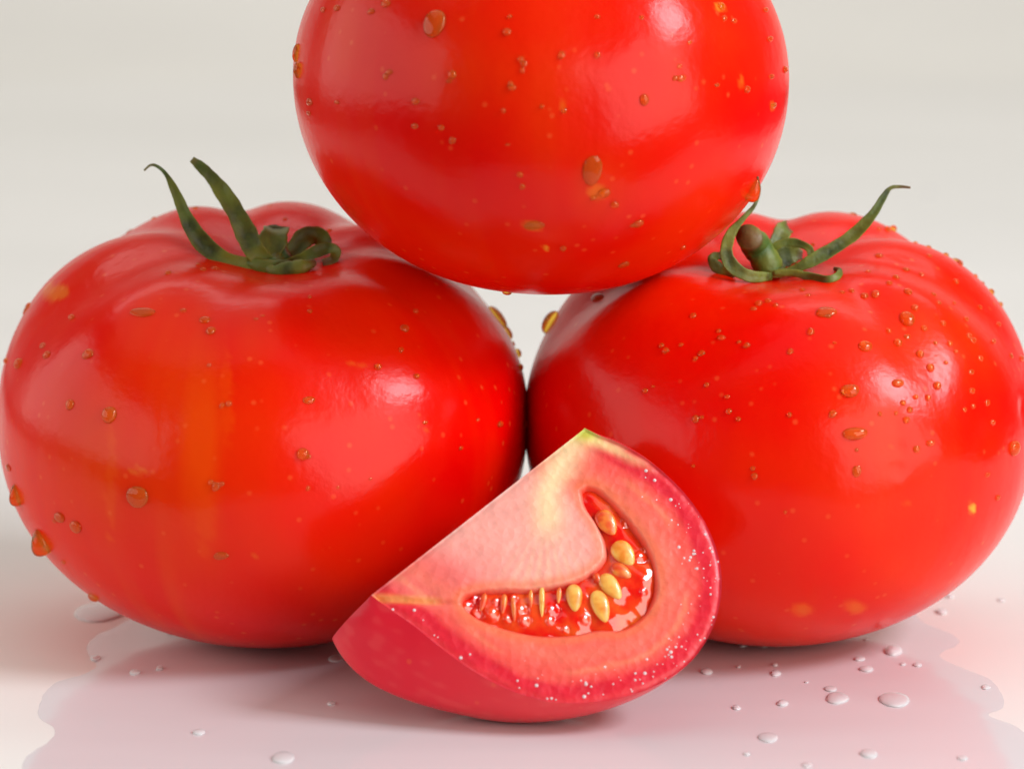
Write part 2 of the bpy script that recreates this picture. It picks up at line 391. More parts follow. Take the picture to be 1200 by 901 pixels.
def calyx_right():
    R = rR
    ribbon('stem', R, pp([(902,318,yr+.1),(896,304,yr+.1),(886,288,yr+.1),(877,277,yr-.15)]), [.40,.42,.40,.36], M_stem, cup=0, thick=.40, n=20, m=18, tip=.10, rag=.05)
    ribbon('sepal', R, pp([(904,324,yr-.1),(880,324,yr-.3),(860,314,yr-.3),(851,297,yr-.25),(856,275,yr-.2),(871,256,yr-.15),(884,241,yr-.1),(890,224,yr-.1),(888,208,yr-.1)]), [.12,.20,.22,.22,.16,.09,.06,.045,.035], M_sepal, cup=.2, n=48)
    ribbon('sepal', R, pp([(862,320,yr-.1),(848,318,yr),(838,311,yr),(834,303,yr),(842,300,yr+.1),(850,304,yr+.1)]), [.14,.2,.18,.14,.13,.1], M_sepal, cup=.1)
    ribbon('sepal', R, pp([(905,318,yr+.3),(908,300,yr+.5),(912,282,yr+.7),(918,270,yr+.8),(924,266,yr+1.0)]), [.26,.26,.28,.28,.22], M_sepal, cup=.25, tip=.2)
    ribbon('sepal', R, pp([(900,300,yr+.2),(910,288,yr+.2),(925,284,yr+.2),(940,287,yr+.15),(949,293,yr+.1),(949,304,yr+.05),(940,312,yr)]), [.1,.13,.14,.13,.12,.1,.07], M_sepal, cup=.3)
    ribbon('sepal', R, pp([(900,322,yr-.1),(925,318,yr-.1),(950,306,yr-.1),(975,292,yr-.05),(1000,275,yr),(1022,252,yr),(1034,233,yr+.05),(1043,221,yr+.1),(1054,219,yr+.1),(1067,220,yr+.1)]), [.12,.13,.20,.22,.20,.16,.11,.07,.05,.04], M_sepal, cup=.3, n=50)
    ribbon('sepal', R, pp([(905,321,yr-.2),(930,320,yr-.25),(950,325,yr-.3),(968,328,yr-.3),(981,324,yr-.3),(984,317,yr-.25),(978,315,yr-.2)]), [.08,.12,.15,.14,.12,.09,.06], M_sepal, cup=.1)
    ribbon('sepal', R, pp([(906,310,yr+.2),(918,302,yr+.3),(930,298,yr+.35),(940,299,yr+.4)]), [.3,.34,.3,.14], M_sepal, cup=.2)
calyx_right()

# ------------------------------------------------------------------ cut wedge
AL = math.radians(33)
NF = np.array([0.06, -math.cos(AL), math.sin(AL)]); NF /= np.linalg.norm(NF)
PA = at(685, 501, -3.42)
def fp(px, py, off=0.0):      # point of the cut face (pushed off along its normal) seen there
    d = ray(px, py); P0 = PA+NF*off
    t = ((P0-CAM)@NF)/(d@NF)
    return CAM+d*t
A3 = PA; B3 = fp(435, 696)
UV_U = (B3-A3); LAB = np.linalg.norm(UV_U); UV_U /= LAB
UV_V = np.cross(UV_U, NF); 
if UV_V[2] > 0: UV_V = -UV_V
def to2(P): d = np.asarray(P)-A3; return np.stack([d@UV_U, d@UV_V], -1)
c1px = [(685,500),(703,509),(724,517),(760,538),(800,574),(828,614),(843,655),(845,695),(834,737),(808,775),(766,803),(713,819),(655,822),(605,810),(560,788),(520,760),(485,732),(455,711),(435,696)]
C1 = bez(np.array([to2(fp(*p)) for p in c1px]), 180)
W2 = -NF+.20*UV_U-.08*UV_V; W2 /= np.linalg.norm(W2)
c2 = np.array([(0,0),(.05,.35),(.2,.85),(.5,1.4),(1.1,2.0),(2.0,2.25),(2.8,2.0),(3.4,1.5),(LAB+.38,.95),(LAB+.33,.45),(LAB,0)])
C2 = bez(c2, 180)
ns = 60
P = []
for i in range(180):
    t = i/179; uM = t*LAB
    e1 = C1[i]-np.array([uM, 0]); e2 = C2[i]-np.array([uM, 0])
    M0 = A3+UV_U*uM
    v1 = UV_U*e1[0]+UV_V*e1[1]; v2 = UV_U*e2[0]+W2*e2[1]
    for s in np.linspace(0, math.pi/2, ns):
        P.append(M0+v1*math.cos(s)+v2*math.sin(s))
P = np.array(P)
zmin = P[:, 2].min()
DZ = -zmin
F = []
for i in range(179):
    for j in range(ns-1):
        F.append((i*ns+j, i*ns+j+1, (i+1)*ns+j+1, (i+1)*ns+j))
SH = np.array([0, 0, DZ])
wroot = empty('tomato_wedge', (P[:, 0].mean(), P[:, 1].mean(), 0))
tag(wroot, 'cut quarter wedge of tomato leaning in front, showing seeds and pale flesh', 'tomato wedge')
M_wskin = tomato_skin('wedge_skin', (.76, .011, .034), (.86, .09, .09))
o = mesh_obj('skin', P+SH, F, M_wskin, wroot); tt = np.zeros((len(P), 3)); tt[:, 0] = .10+.35*smooth(0, 1.2, vnoise(P, 2, 4))+.25*smooth(.2, 1.2, vnoise(P, 12, 14)); color_attr(o, tt)
# back cut face
bc = A3+UV_U*LAB*.5+W2*1.0
V = [bc]+[A3+UV_U*q[0]+W2*q[1] for q in C2]
M_flesh, nt, b = mat('tomato_flesh'); Lk = nt.links
att = N(nt, 'ShaderNodeVertexColor', layer_name='tint'); co = N(nt, 'ShaderNodeTexCoord')
n1 = N(nt, 'ShaderNodeTexNoise'); n1.inputs['Scale'].default_value = 500; n1.inputs['Detail'].default_value = 6; Lk.new(co.outputs['Object'], n1.inputs['Vector'])
mr = N(nt, 'ShaderNodeMapRange'); mr.inputs[1].default_value = .3; mr.inputs[2].default_value = .7; mr.inputs[3].default_value = .95; mr.inputs[4].default_value = 1.1; Lk.new(n1.outputs[0], mr.inputs[0])
mm = N(nt, 'ShaderNodeVectorMath', operation='MULTIPLY'); Lk.new(att.outputs[0], mm.inputs[0]); Lk.new(mr.outputs[0], mm.inputs[1])
Lk.new(mm.outputs[0], b.inputs['Base Color'])
b.inputs['Roughness'].default_value = .45; b.inputs['Specular IOR Level'].default_value = .3; b.inputs['Coat Weight'].default_value = .2; b.inputs['Coat Roughness'].default_value = .15
b.inputs['Subsurface Weight'].default_value = .5; b.inputs['Subsurface Radius'].default_value = (1, .35, .25); b.inputs['Subsurface Scale'].default_value = .0025
v = N(nt, 'ShaderNodeTexVoronoi'); v.inputs['Scale'].default_value = 900; Lk.new(co.outputs['Object'], v.inputs['Vector'])
ad = N(nt, 'ShaderNodeMath', operation='MULTIPLY_ADD'); ad.inputs[1].default_value = .6; Lk.new(v.outputs[0], ad.inputs[0]); Lk.new(n1.outputs[0], ad.inputs[2])
bp = N(nt, 'ShaderNodeBump'); bp.inputs['Strength'].default_value = .4; bp.inputs['Distance'].default_value = .0006; Lk.new(ad.outputs[0], bp.inputs['Height']); Lk.new(bp.outputs[0], b.inputs['Normal'])
o = mesh_obj('back_cut_face', np.array(V)+SH, [(0, i+1, i+2) for i in range(179)], M_flesh, wroot)
color_attr(o, np.tile(np.array([[.85, .22, .16]]), (len(V), 1)))
# front cut face: polar grid round a centre, sunk where the seed chamber is
loc_px = [(679,573),(688,568),(702,572),(722,590),(742,613),(758,636),(768,660),(771,688),(764,710),(748,728),(728,738),(700,738),(672,744),(640,745),(610,741),(578,732),(555,722),(541,708),(543,697),(560,691),(590,688),(620,688),(650,684),(678,676),(697,664),(708,650),(706,632),(697,612),(684,592)]
LOC = to2(np.array([fp(*p) for p in loc_px])); LOC = np.vstack([LOC, LOC[:1]]); LOC = bez(LOC, 160)
def sdf(Q, poly):             # + outside, - inside
    a = poly[:-1][None]; b_ = poly[1:][None]; q = Q[:, None]
    ab = b_-a; t = np.clip(((q-a)*ab).sum(-1)/((ab**2).sum(-1)+1e-12), 0, 1)
    d = np.sqrt((((a+ab*t[..., None])-q)**2).sum(-1)).min(1)
    x, y = Q[:, 0], Q[:, 1]; ins = np.zeros(len(Q), bool)
    for (x1, y1), (x2, y2) in zip(poly[:-1], poly[1:]):
        c = ((y1 > y) != (y2 > y)) & (x < (x2-x1)*(y-y1)/(y2-y1+1e-12)+x1); ins ^= c
    return np.where(ins, -d, d)
bound = np.vstack([C1, np.stack([np.linspace(LAB, 0, 102)[1:-1], np.zeros(100)], -1)])
ctr = to2(fp(655, 668)); nr = 130
rs = np.concatenate([np.linspace(0, .97, nr-6), np.linspace(.975, 1, 6)])
Q = np.array([ctr+(q-ctr)*r_ for r_ in rs[1:] for q in bound]); Q = np.vstack([[ctr], Q])
sd = sdf(Q, LOC); se = -sdf(Q, np.vstack([bound, bound[:1]]))    # distance in from the edge
P3 = A3+np.outer(Q[:, 0], UV_U)+np.outer(Q[:, 1], UV_V)
h = -.27*smooth(.02, -.12, sd) + .010*smooth(.0, .12, sd)*(1-smooth(.12, .5, sd)) - .02*smooth(.1, 0, se)
h += .012*vnoise(P3, 5, 2)+.003*vnoise(P3, 14, 3)
hx, hy = proj(P3)
h -= .05*np.exp(-(((hy-(700+.06*(hx-435)))/3.5)**2))*smooth(430, 445, hx)*(1-smooth(515, 545, hx))
h *= smooth(0, .03, se)
P3 = P3+NF*h[:, None]
nb = len(bound); F = [(0, 1+i, 1+(i+1) % nb) for i in range(nb)]
for k_ in range(len(rs)-2):
    for i in range(nb):
        j = (i+1) % nb; a = 1+k_*nb; F.append((a+i, a+nb+i, a+nb+j, a+j))
# tissue colours
def mixc(a, b_, t): t = np.asarray(t)[:, None]; return a*(1-t)+b_*t
pale = np.array([[.93, .42, .35]]); peri = np.array([[.91, .10, .08]]); crim = np.array([[.74, .012, .035]]); yel = np.array([[.96, .74, .42]]); grn = np.array([[.62, .60, .08]]); pink = np.array([[.88, .16, .15]])
c = np.tile(pale, (len(Q), 1))
seR = se + .03*vnoise(P3, 4, 8)+.012*vnoise(P3, 16, 9)
x0, y0 = to2(P3).T
dC1 = -np.abs(sdf(Q, C1))*-1
# distance to the skin edge only
def dist_line(Q, L_):
    a = L_[:-1][None]; b_ = L_[1:][None]; q = Q[:, None]; ab = b_-a
    t = np.clip(((q-a)*ab).sum(-1)/((ab**2).sum(-1)+1e-12), 0, 1)
    return np.sqrt((((a+ab*t[..., None])-q)**2).sum(-1)).min(1)
dsk = dist_line(Q, C1)+.03*vnoise(P3, 4, 8)+.014*vnoise(P3, 18, 9)
inner = smooth(.55, 1.15, dsk)          # deep in: pale core tissue
c = mixc(peri, pale, inner)
c = mixc(c, pink, np.exp(-((hx-500)/90)**2-((hy-690)/45)**2)*.9)
below = smooth(690, 730, hy)
c = mixc(c, peri, below*.8)
wall = np.array([[.90, .22, .14]])
c = mixc(c, wall, np.exp(-((dsk-.62)/.14)**2)*.6)
c = mixc(c, np.array([[.90, .50, .22]]), np.exp(-((dsk-.42)/.05)**2)*.25*smooth(-.2, .5, vnoise(P3, 3, 5)))
c = mixc(c, crim, smooth(.34, .20, dsk)*.95)
c = mixc(c, np.array([[.86, .06, .07]]), np.exp(-((dsk-.05)/.04)**2)*.5)
# core streak from the stem scar and its fanning fibres
xs_ = 640-(hy-500)*.02; top = smooth(720, 600, hy)
xs_ = np.where(hy < 575, 643+(575-hy)*.45, 642)
wd = np.where(hy < 560, 20+(575-hy)*.10, 18)
c = mixc(c, yel, np.exp(-((hx-xs_)/wd)**2)*smooth(648, 600, hy)*.9)
c = mixc(c, np.array([[.92, .62, .40]]), np.exp(-((hx-640)/(20+.5*np.maximum(hy-610, 0)))**2)*smooth(600, 660, hy)*smooth(705, 680, hy)*.45*(.6+.4*np.sin(np.arctan2(hx-640, hy-590)*42)))
c = mixc(c, np.array([[.90, .66, .32]]), np.exp(-((dsk-.10)/.07)**2)*smooth(560, 515, hy)*.9)
c = mixc(c, grn, np.exp(-(((hx-687)/17)**2+((hy-506)/11)**2)))
c = mixc(c, np.array([[.92, .42, .12]]), np.exp(-(((hy-(698+.06*(hx-435)))/4.5)**2))*smooth(430, 445, hx)*(1-smooth(500, 530, hx))*.8)
c = mixc(c, np.array([[.88, .04, .02]]), smooth(.03, -.06, sd))
c = mixc(c, np.array([[.88, .20, .07]]), np.exp(-((sd-.05)/.07)**2)*.6)
fl = mesh_obj('flesh', P3+SH, F, M_flesh, wroot); color_attr(fl, np.clip(c*.94, 0, 1))

# gel in the chamber
M_gel, nt, b = mat('seed_gel'); Lk = nt.links
co = N(nt, 'ShaderNodeTexCoord'); n1 = N(nt, 'ShaderNodeTexNoise'); n1.inputs['Scale'].default_value = 260; n1.inputs['Detail'].default_value = 3; Lk.new(co.outputs['Object'], n1.inputs['Vector'])
r = N(nt, 'ShaderNodeValToRGB'); r.color_ramp.elements[0].position = .38; r.color_ramp.elements[1].position = .68
r.color_ramp.elements[0].color = (.82, .006, .003, 1); r.color_ramp.elements[1].color = (.9, .12, .015, 1); Lk.new(n1.outputs[0], r.inputs[0]); Lk.new(r.outputs[0], b.inputs['Base Color'])
b.inputs['Roughness'].default_value = .08; b.inputs['Coat Weight'].default_value = 1; b.inputs['Coat Roughness'].default_value = .02
b.inputs['Subsurface Weight'].default_value = .5; b.inputs['Subsurface Radius'].default_value = (1, .2, .1); b.inputs['Subsurface Scale'].default_value = .002
lc = to2(fp(700, 712)); gx = np.linspace(LOC[:, 0].min()-.1, LOC[:, 0].max()+.1, 260); gy = np.linspace(LOC[:, 1].min()-.1, LOC[:, 1].max()+.1, 190)
GX, GY = np.meshgrid(gx, gy); G = np.stack([GX.ravel(), GY.ravel()], -1); sg = sdf(G, LOC)
G3 = A3+np.outer(G[:, 0], UV_U)+np.outer(G[:, 1], UV_V); gx_, gy_ = proj(G3)
hg = -.11 + .05*smooth(.0, -.22, sg)+.022*vnoise(G3, 7, 21)+.006*vnoise(G3, 16, 22)
hw0 = hg.copy()
# flat facets shaped into the gel, tilted to glint the right window at the camera
hv = np.array([.44, -.80, .41])
gr = -np.array([hv@UV_U, hv@UV_V])/(hv@NF)
for (bx, by, br) in [(549,707,7),(558,698,6),(560,714,6),(579,716,7),(583,702,5),(603,698,5),(612,712,7),(616,724,6),(648,712,8),(646,724,5),(687,722,6),(752,650,7),(759,640,5),(736,608,6),(596,722,4),(664,734,4),(755,690,4)]:
    q0 = to2(fp(bx, by)); d2_ = G-q0; rr_ = np.linalg.norm(d2_, axis=1)*90
    wn = 1-smooth(br*.75, br*1.5, rr_)
    hg = hg*(1-wn)+(hw0[rr_.argmin()]+.02+d2_@gr-.0006*rr_**2*.6)*wn
G3 = G3+NF*hg[:, None]; F = []
nx_ = len(gx)
for j in range(len(gy)-1):
    for i in range(nx_-1):
        a = j*nx_+i; ids = (a, a+1, a+1+nx_, a+nx_)
        if max(sg[q] for q in ids) < .10: F.append(ids)
mesh_obj('seed_gel', G3+SH, F, M_gel, wroot)

# seeds
M_seed, nt, b = mat('seed'); Lk = nt.links
co = N(nt, 'ShaderNodeTexCoord'); n1 = N(nt, 'ShaderNodeTexNoise'); n1.inputs['Scale'].default_value = 600; Lk.new(co.outputs['Object'], n1.inputs['Vector'])
r = N(nt, 'ShaderNodeValToRGB'); r.color_ramp.elements[0].color = (.80, .25, .02, 1); r.color_ramp.elements[1].color = (.93, .50, .10, 1); r.color_ramp.elements[0].position = .35; r.color_ramp.elements[1].position = .6
Lk.new(n1.outputs[0], r.inputs[0]); Lk.new(r.outputs[0], b.inputs['Base Color']); b.inputs['Roughness'].default_value = .35
b.inputs['Coat Weight'].default_value = .45; b.inputs['Coat Roughness'].default_value = .04; b.inputs['Subsurface Weight'].default_value = .4; b.inputs['Subsurface Radius'].default_value = (1, .5, .2); b.inputs['Subsurface Scale'].default_value = .0015
M_seed2 = M_seed.copy(); M_seed2.name = 'seed_in_gel'
for nd in M_seed2.node_tree.nodes:
    if nd.type == 'VALTORGB': nd.color_ramp.elements[0].color = (.75, .06, .008, 1); nd.color_ramp.elements[1].color = (.90, .28, .04, 1)
def seed(px, py, ln, wd, ang, m=M_seed, off=-.035):
    c0 = fp(px, py, off); k = 1.0/90.0
    th = math.radians(ang)       # angle of the long axis from straight down in the picture, clockwise
    e = fp(px+10*math.sin(th), py+10*math.cos(th), off)-c0; e /= np.linalg.norm(e)
    s_ = np.cross(e, NF); V = []; F = []; nu, nv = 14, 18
    for i in range(nu+1):
        u = math.pi*i/nu
        for j in range(nv):
            ph = 2*math.pi*j/nv
            r_ = math.sin(u)*(1-.28*math.cos(u+math.pi))*.93      # teardrop: narrow end towards the core
            V.append(c0+e*(-math.cos(u)*ln*k/2)+s_*(r_*math.cos(ph)*wd*k/2)+NF*(r_*math.sin(ph)*min(wd, 13)*k*.36))
    for i in range(nu):
        for j in range(nv):
            q = (j+1) % nv; F.append((i*nv+j, (i+1)*nv+j, (i+1)*nv+q, i*nv+q))
    o = mesh_obj('seed', np.array(V)+SH, F, m, wroot); weld(o)
for sdef in [(673,699,33,20,4),(704,709,40,22,18),(716,686,36,22,38),(731,647,34,26,40),(711,611,34,24,32,M_seed2),(635,703,38,7,0),(602,712,30,6,4,M_seed2),(700,676,14,9,30,M_seed2),(655,696,20,6,-4,M_seed2),(590,706,24,8,-6,M_seed2),(566,704,22,8,-14,M_seed2),(728,668,26,18,60,M_seed2),(622,700,22,5,0,M_seed2)]:
    seed(*sdef)
# juice beads on the rim of the cut; their milky white stands in for glints
V = []; F = []
def ico(c0, nrm, r_, flat=.55):
    nrm = nrm/np.linalg.norm(nrm); t1 = np.cross(nrm, [0.3, .2, .9]); t1 /= np.linalg.norm(t1); t2 = np.cross(nrm, t1); b0 = len(V)
    for i in range(4):
        a = math.pi/2*i/4+.0
        for j in range(8):
            ph = j*math.pi/4; V.append(c0+(t1*math.cos(ph)+t2*math.sin(ph))*r_*math.cos(a)+nrm*r_*flat*math.sin(a))
    V.append(c0+nrm*r_*flat); V.append(c0-nrm*r_*.3)
    for i in range(3):
        for j in range(8): q = (j+1) % 8; F.append((b0+i*8+j, b0+i*8+q, b0+(i+1)*8+q, b0+(i+1)*8+j))
    for j in range(8): q = (j+1) % 8; F.append((b0+24+j, b0+24+q, b0+32)); F.append((b0+q, b0+j, b0+33))
flb = BVHTree.FromPolygons([Vector(p) for p in P3], [tuple(f) for f in [(0, 1+i, 1+(i+1) % nb) for i in range(nb)]] + [(1+k_*nb+i, 1+(k_+1)*nb+i, 1+(k_+1)*nb+(i+1) % nb, 1+k_*nb+(i+1) % nb) for k_ in range(len(rs)-2) for i in range(nb)])
cnt = 0
for _ in range(4000):
    t = random.random()
    i = int(20+150*t) if random.random() < .3 else int(40+90*t)
    q = C1[min(i, 179)]; inn = (ctr-q)/np.linalg.norm(ctr-q)
    d_ = abs(random.gauss(.18, .16)); qq = q+inn*d_
    if d_ < .02 or cnt > 120: continue
    p = A3+UV_U*qq[0]+UV_V*qq[1]+NF*.5
    l_, n_, _, _ = flb.ray_cast(Vector(p), Vector(-NF))
    if l_ is None: continue
    ico(np.array(l_), NF, random.choice([.006, .008, .010, .012, .016, .022])*random.uniform(.8, 1.2)); cnt += 1
tag(mesh_obj('juice_beads', np.array(V)+SH, F, M_pool, wroot), kind='stuff')

# ------------------------------------------------------------------ water drops
def dome_mesh(name, kind):
    V = []; F = []; nr_, na = 12, 30
    for i in range(nr_):
        t = i/nr_                              # cap of a sphere with a softly rounded foot
        a = math.pi/2*t
        for j in range(na):
            ph = 2*math.pi*j/na
            r_ = math.cos(a)
            w = 1+(.05*math.sin(2*ph+1)+.03*math.sin(3*ph) if kind == 1 else .09*math.sin(2*ph)+.06*math.sin(3*ph+2) if kind == 2 else 0)
            x = r_*math.cos(ph)*w; y = r_*math.sin(ph)*w; z = math.sin(a)**.9
            if kind == 3: z *= (1-.45*y); x *= (1-.28*y)    # sagging drop, heavy end towards -y
            V.append((x, y, z))
    V.append((0, 0, 1.0)); V.append((0, 0, -.5)); t_ = nr_*na
    for j in range(na): V.append((.9*V[j][0], .9*V[j][1], -.45))
    for i in range(nr_-1):
        for j in range(na):
            q = (j+1) % na; F.append((i*na+j, i*na+q, (i+1)*na+q, (i+1)*na+j))
    for j in range(na):
        q = (j+1) % na; F.append(((nr_-1)*na+j, (nr_-1)*na+q, t_)); F.append((t_+2+j, t_+2+q, q, j)); F.append((t_+1, t_+2+q, t_+2+j))
    me = bpy.data.meshes.new(name); me.from_pydata(V, [], F); me.update(); me.polygons.foreach_set('use_smooth', [True]*len(F))
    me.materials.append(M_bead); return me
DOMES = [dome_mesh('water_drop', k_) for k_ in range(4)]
FLAT = [d_.copy() for d_ in DOMES]
for d_ in FLAT: d_.materials[0] = M_pool
def place_drop(pos, nrm, rx, ry, h_, kind, down=None, label=None, cat='water drop', group=None, name='water_drop', spin=0, pool=False):
    o = bpy.data.objects.new(name, (FLAT if pool else DOMES)[kind]); COL.objects.link(o)
    nz = Vector(nrm).normalized(); dn = Vector(down if down is not None else (0, 0, -1))
    yv = -(dn-nz*dn.dot(nz))
    if yv.length < .1: yv = Vector((0, 1, 0))-nz*nz.y
    yv.normalize(); xv = yv.cross(nz)
    if spin: yv, xv = yv*math.cos(spin)+xv*math.sin(spin), xv*math.cos(spin)-yv*math.sin(spin)
    M = Matrix((xv, yv, nz)).transposed().to_4x4()
    M = Matrix.Translation(Vector(pos)*S)@M@Matrix.Diagonal((rx*S, ry*S, h_*S, 1))
    o.matrix_world = M
    tag(o, label, cat, group); return o
def on_tomato(key, px, py):
    s, n_ = surf(key, px, py)
    if s is not None:
        cc = TOM[key]['c']
        if n_@(s-cc) < 0: n_ = -n_
        return s, n_
    T = TOM[key]
    if 'pp' not in T:
        T['pp'] = proj(T['P'])
    x, y = T['pp']; d2 = (x-px)**2+(y-py)**2
    i = int(d2.argmin()); p = T['P'][i]
    # outward normal from neighbours
    l_, n_, _, _ = T['bvh'].find_nearest(Vector(p)); n_ = np.array(n_)
    if n_@(p-T['c']) < 0: n_ = -n_
    return p, n_
PXCM = 82.8
def drop(key, px, py, w, h_=None, kind=None, lab=None, group=None, tall=.5, down=None):
    p, n_ = on_tomato(key, px, py); h_ = h_ or w
    k_ = kind if kind is not None else random.choice([0, 1, 1, 2])
    cosx = max(.45, math.sqrt(max(0, 1-n_[0]**2))) if kind != 3 else 1
    rr_ = w/PXCM/2/cosx; ry_ = h_/PXCM/2
    place_drop(p, n_, rr_, ry_, min(rr_, ry_)*2*tall*.75, k_, down, lab, group=group)

G_L = 'water drops on the left tomato'; G_R = 'water drops on the right tomato'; G_T = 'water drops on the top tomato'
big = [
 ('left',128,486,16,20,1,'round orange-looking water drop at mid height on the left tomato', .5),
 ('left',161,582,24,26,1,'broad flat water drop low on the left tomato front', .3),
 ('left',167,366,28,14,1,'wide flat water drop just under the left shoulder of the left tomato', .22),
 ('left',355,532,14,14,0,'water drop at the lower left end of the bright reflection on the left tomato', .5),
 ('left',362,469,13,9,1,'small flat drop inside the pale reflection on the left tomato', .4),
 ('left',20,580,14,26,3,'water drop bulging from the left tomato outline, upper of two', .9),
 ('left',50,634,22,32,3,'largest hanging drop on the lower left outline of the left tomato', .9),
 ('left',110,699,16,12,1,'flattened drop under the left tomato close to the table', .6),
 ('left',584,371,20,34,1,'long water drop beside the gap on the left tomato right shoulder', .3),
 ('left',600,386,13,19,0,'smaller drop just below the long one at the gap between the tomatoes', .35),
 ('left',611,412,9,11,0,'tiny dark drop on the left tomato edge inside the gap', .6),
 ('left',82,474,9,13,1,'small orange drop left of the round one on the left tomato', .5),
 ('left',70,606,12,13,1,'left one of two close small drops low on the left tomato', .4),
 ('left',89,617,13,16,1,'right one of two close small drops low on the left tomato', .4),
 ('left',22,426,8,14,1,'narrow upright drop near the left outline of the left tomato', .5),
 ('left',103,415,13,13,2,'drop below the yellow scar on the left tomato', .35),
 ('left',145,261,28,6,1,'long thin flat drop on the top left shoulder of the left tomato', .3),
 ('left',259,651,17,10,2,'pale irregular drop low in the middle of the left tomato', .3),
 ('right',1002,508,27,15,1,'wide water drop under the crease on the right tomato', .55),
 ('right',996,458,20,16,1,'water drop left of the crease on the right tomato', .5),
 ('right',1052,449,14,10,0,'drop sitting in the brightest reflection of the right tomato', .5),
 ('right',644,377,13,32,1,'tall amber drop on the left outline of the right tomato in the gap', .5),
 ('right',700,349,22,14,1,'faint ring-like flat drop on the upper left shoulder of the right tomato', .3),
 ('right',1063,374,17,20,0,'rounded drop high on the front shoulder of the right tomato', .5),
 ('right',968,366,24,17,2,'broad flat drop in front of the stem of the right tomato', .3),
 ('right',1014,406,16,14,0,'round drop above the crease on the right tomato', .5),
 ('right',1128,298,24,10,1,'flat orange drop on the far right shoulder of the right tomato', .5),
 ('right',1188,525,11,18,1,'upright amber drop near the right edge of the photo', .5),
 ('right',1004,552,10,14,1,'faint streaky drop below the wide drop on the right tomato', .3),
 ('right',1040,269,12,9,0,'orange drop on the crest of the right tomato', .6),
 ('right',1054,257,9,9,0,'round drop standing on the top outline of the right tomato', .8),
 ('right',1001,250,13,5,1,'flat drop on the top outline of the right tomato nearest the long sepal', .5),
 ('right',883,223,1,1,0,None,0),
 ('top',881,222,16,28,3,'large clear drop hanging from the lower right outline of the top tomato', .9),
 ('top',694,200,20,36,1,'broad bright flat drop low in the centre of the top tomato', .22),
 ('top',755,117,10,13,0,'dark drop in the bright reflection of the top tomato', .5),
 ('top',509,28,22,32,1,'long flat drop at the top left of the top tomato', .3),
 ('top',348,62,5,22,1,'thin drop clinging to the left outline of the top tomato', .6),
 ('top',350,82,6,20,1,'second thin drop on the left outline of the top tomato, lower one', .6),
 ('top',594,344,12,6,1,'drip at the very bottom of the top tomato above the gap', .7),
 ('top',626,264,22,12,2,'flat orange drop near the base of the top tomato', .25),
 ('top',745,262,1,1,0,None,0),
 ('top',731,310,12,12,2,'pale flat drop near the bottom right of the top tomato', .3),
]
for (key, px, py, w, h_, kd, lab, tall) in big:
    if lab: drop(key, px, py, w, h_, kd, lab, {'left': G_L, 'right': G_R, 'top': G_T}[key], tall)
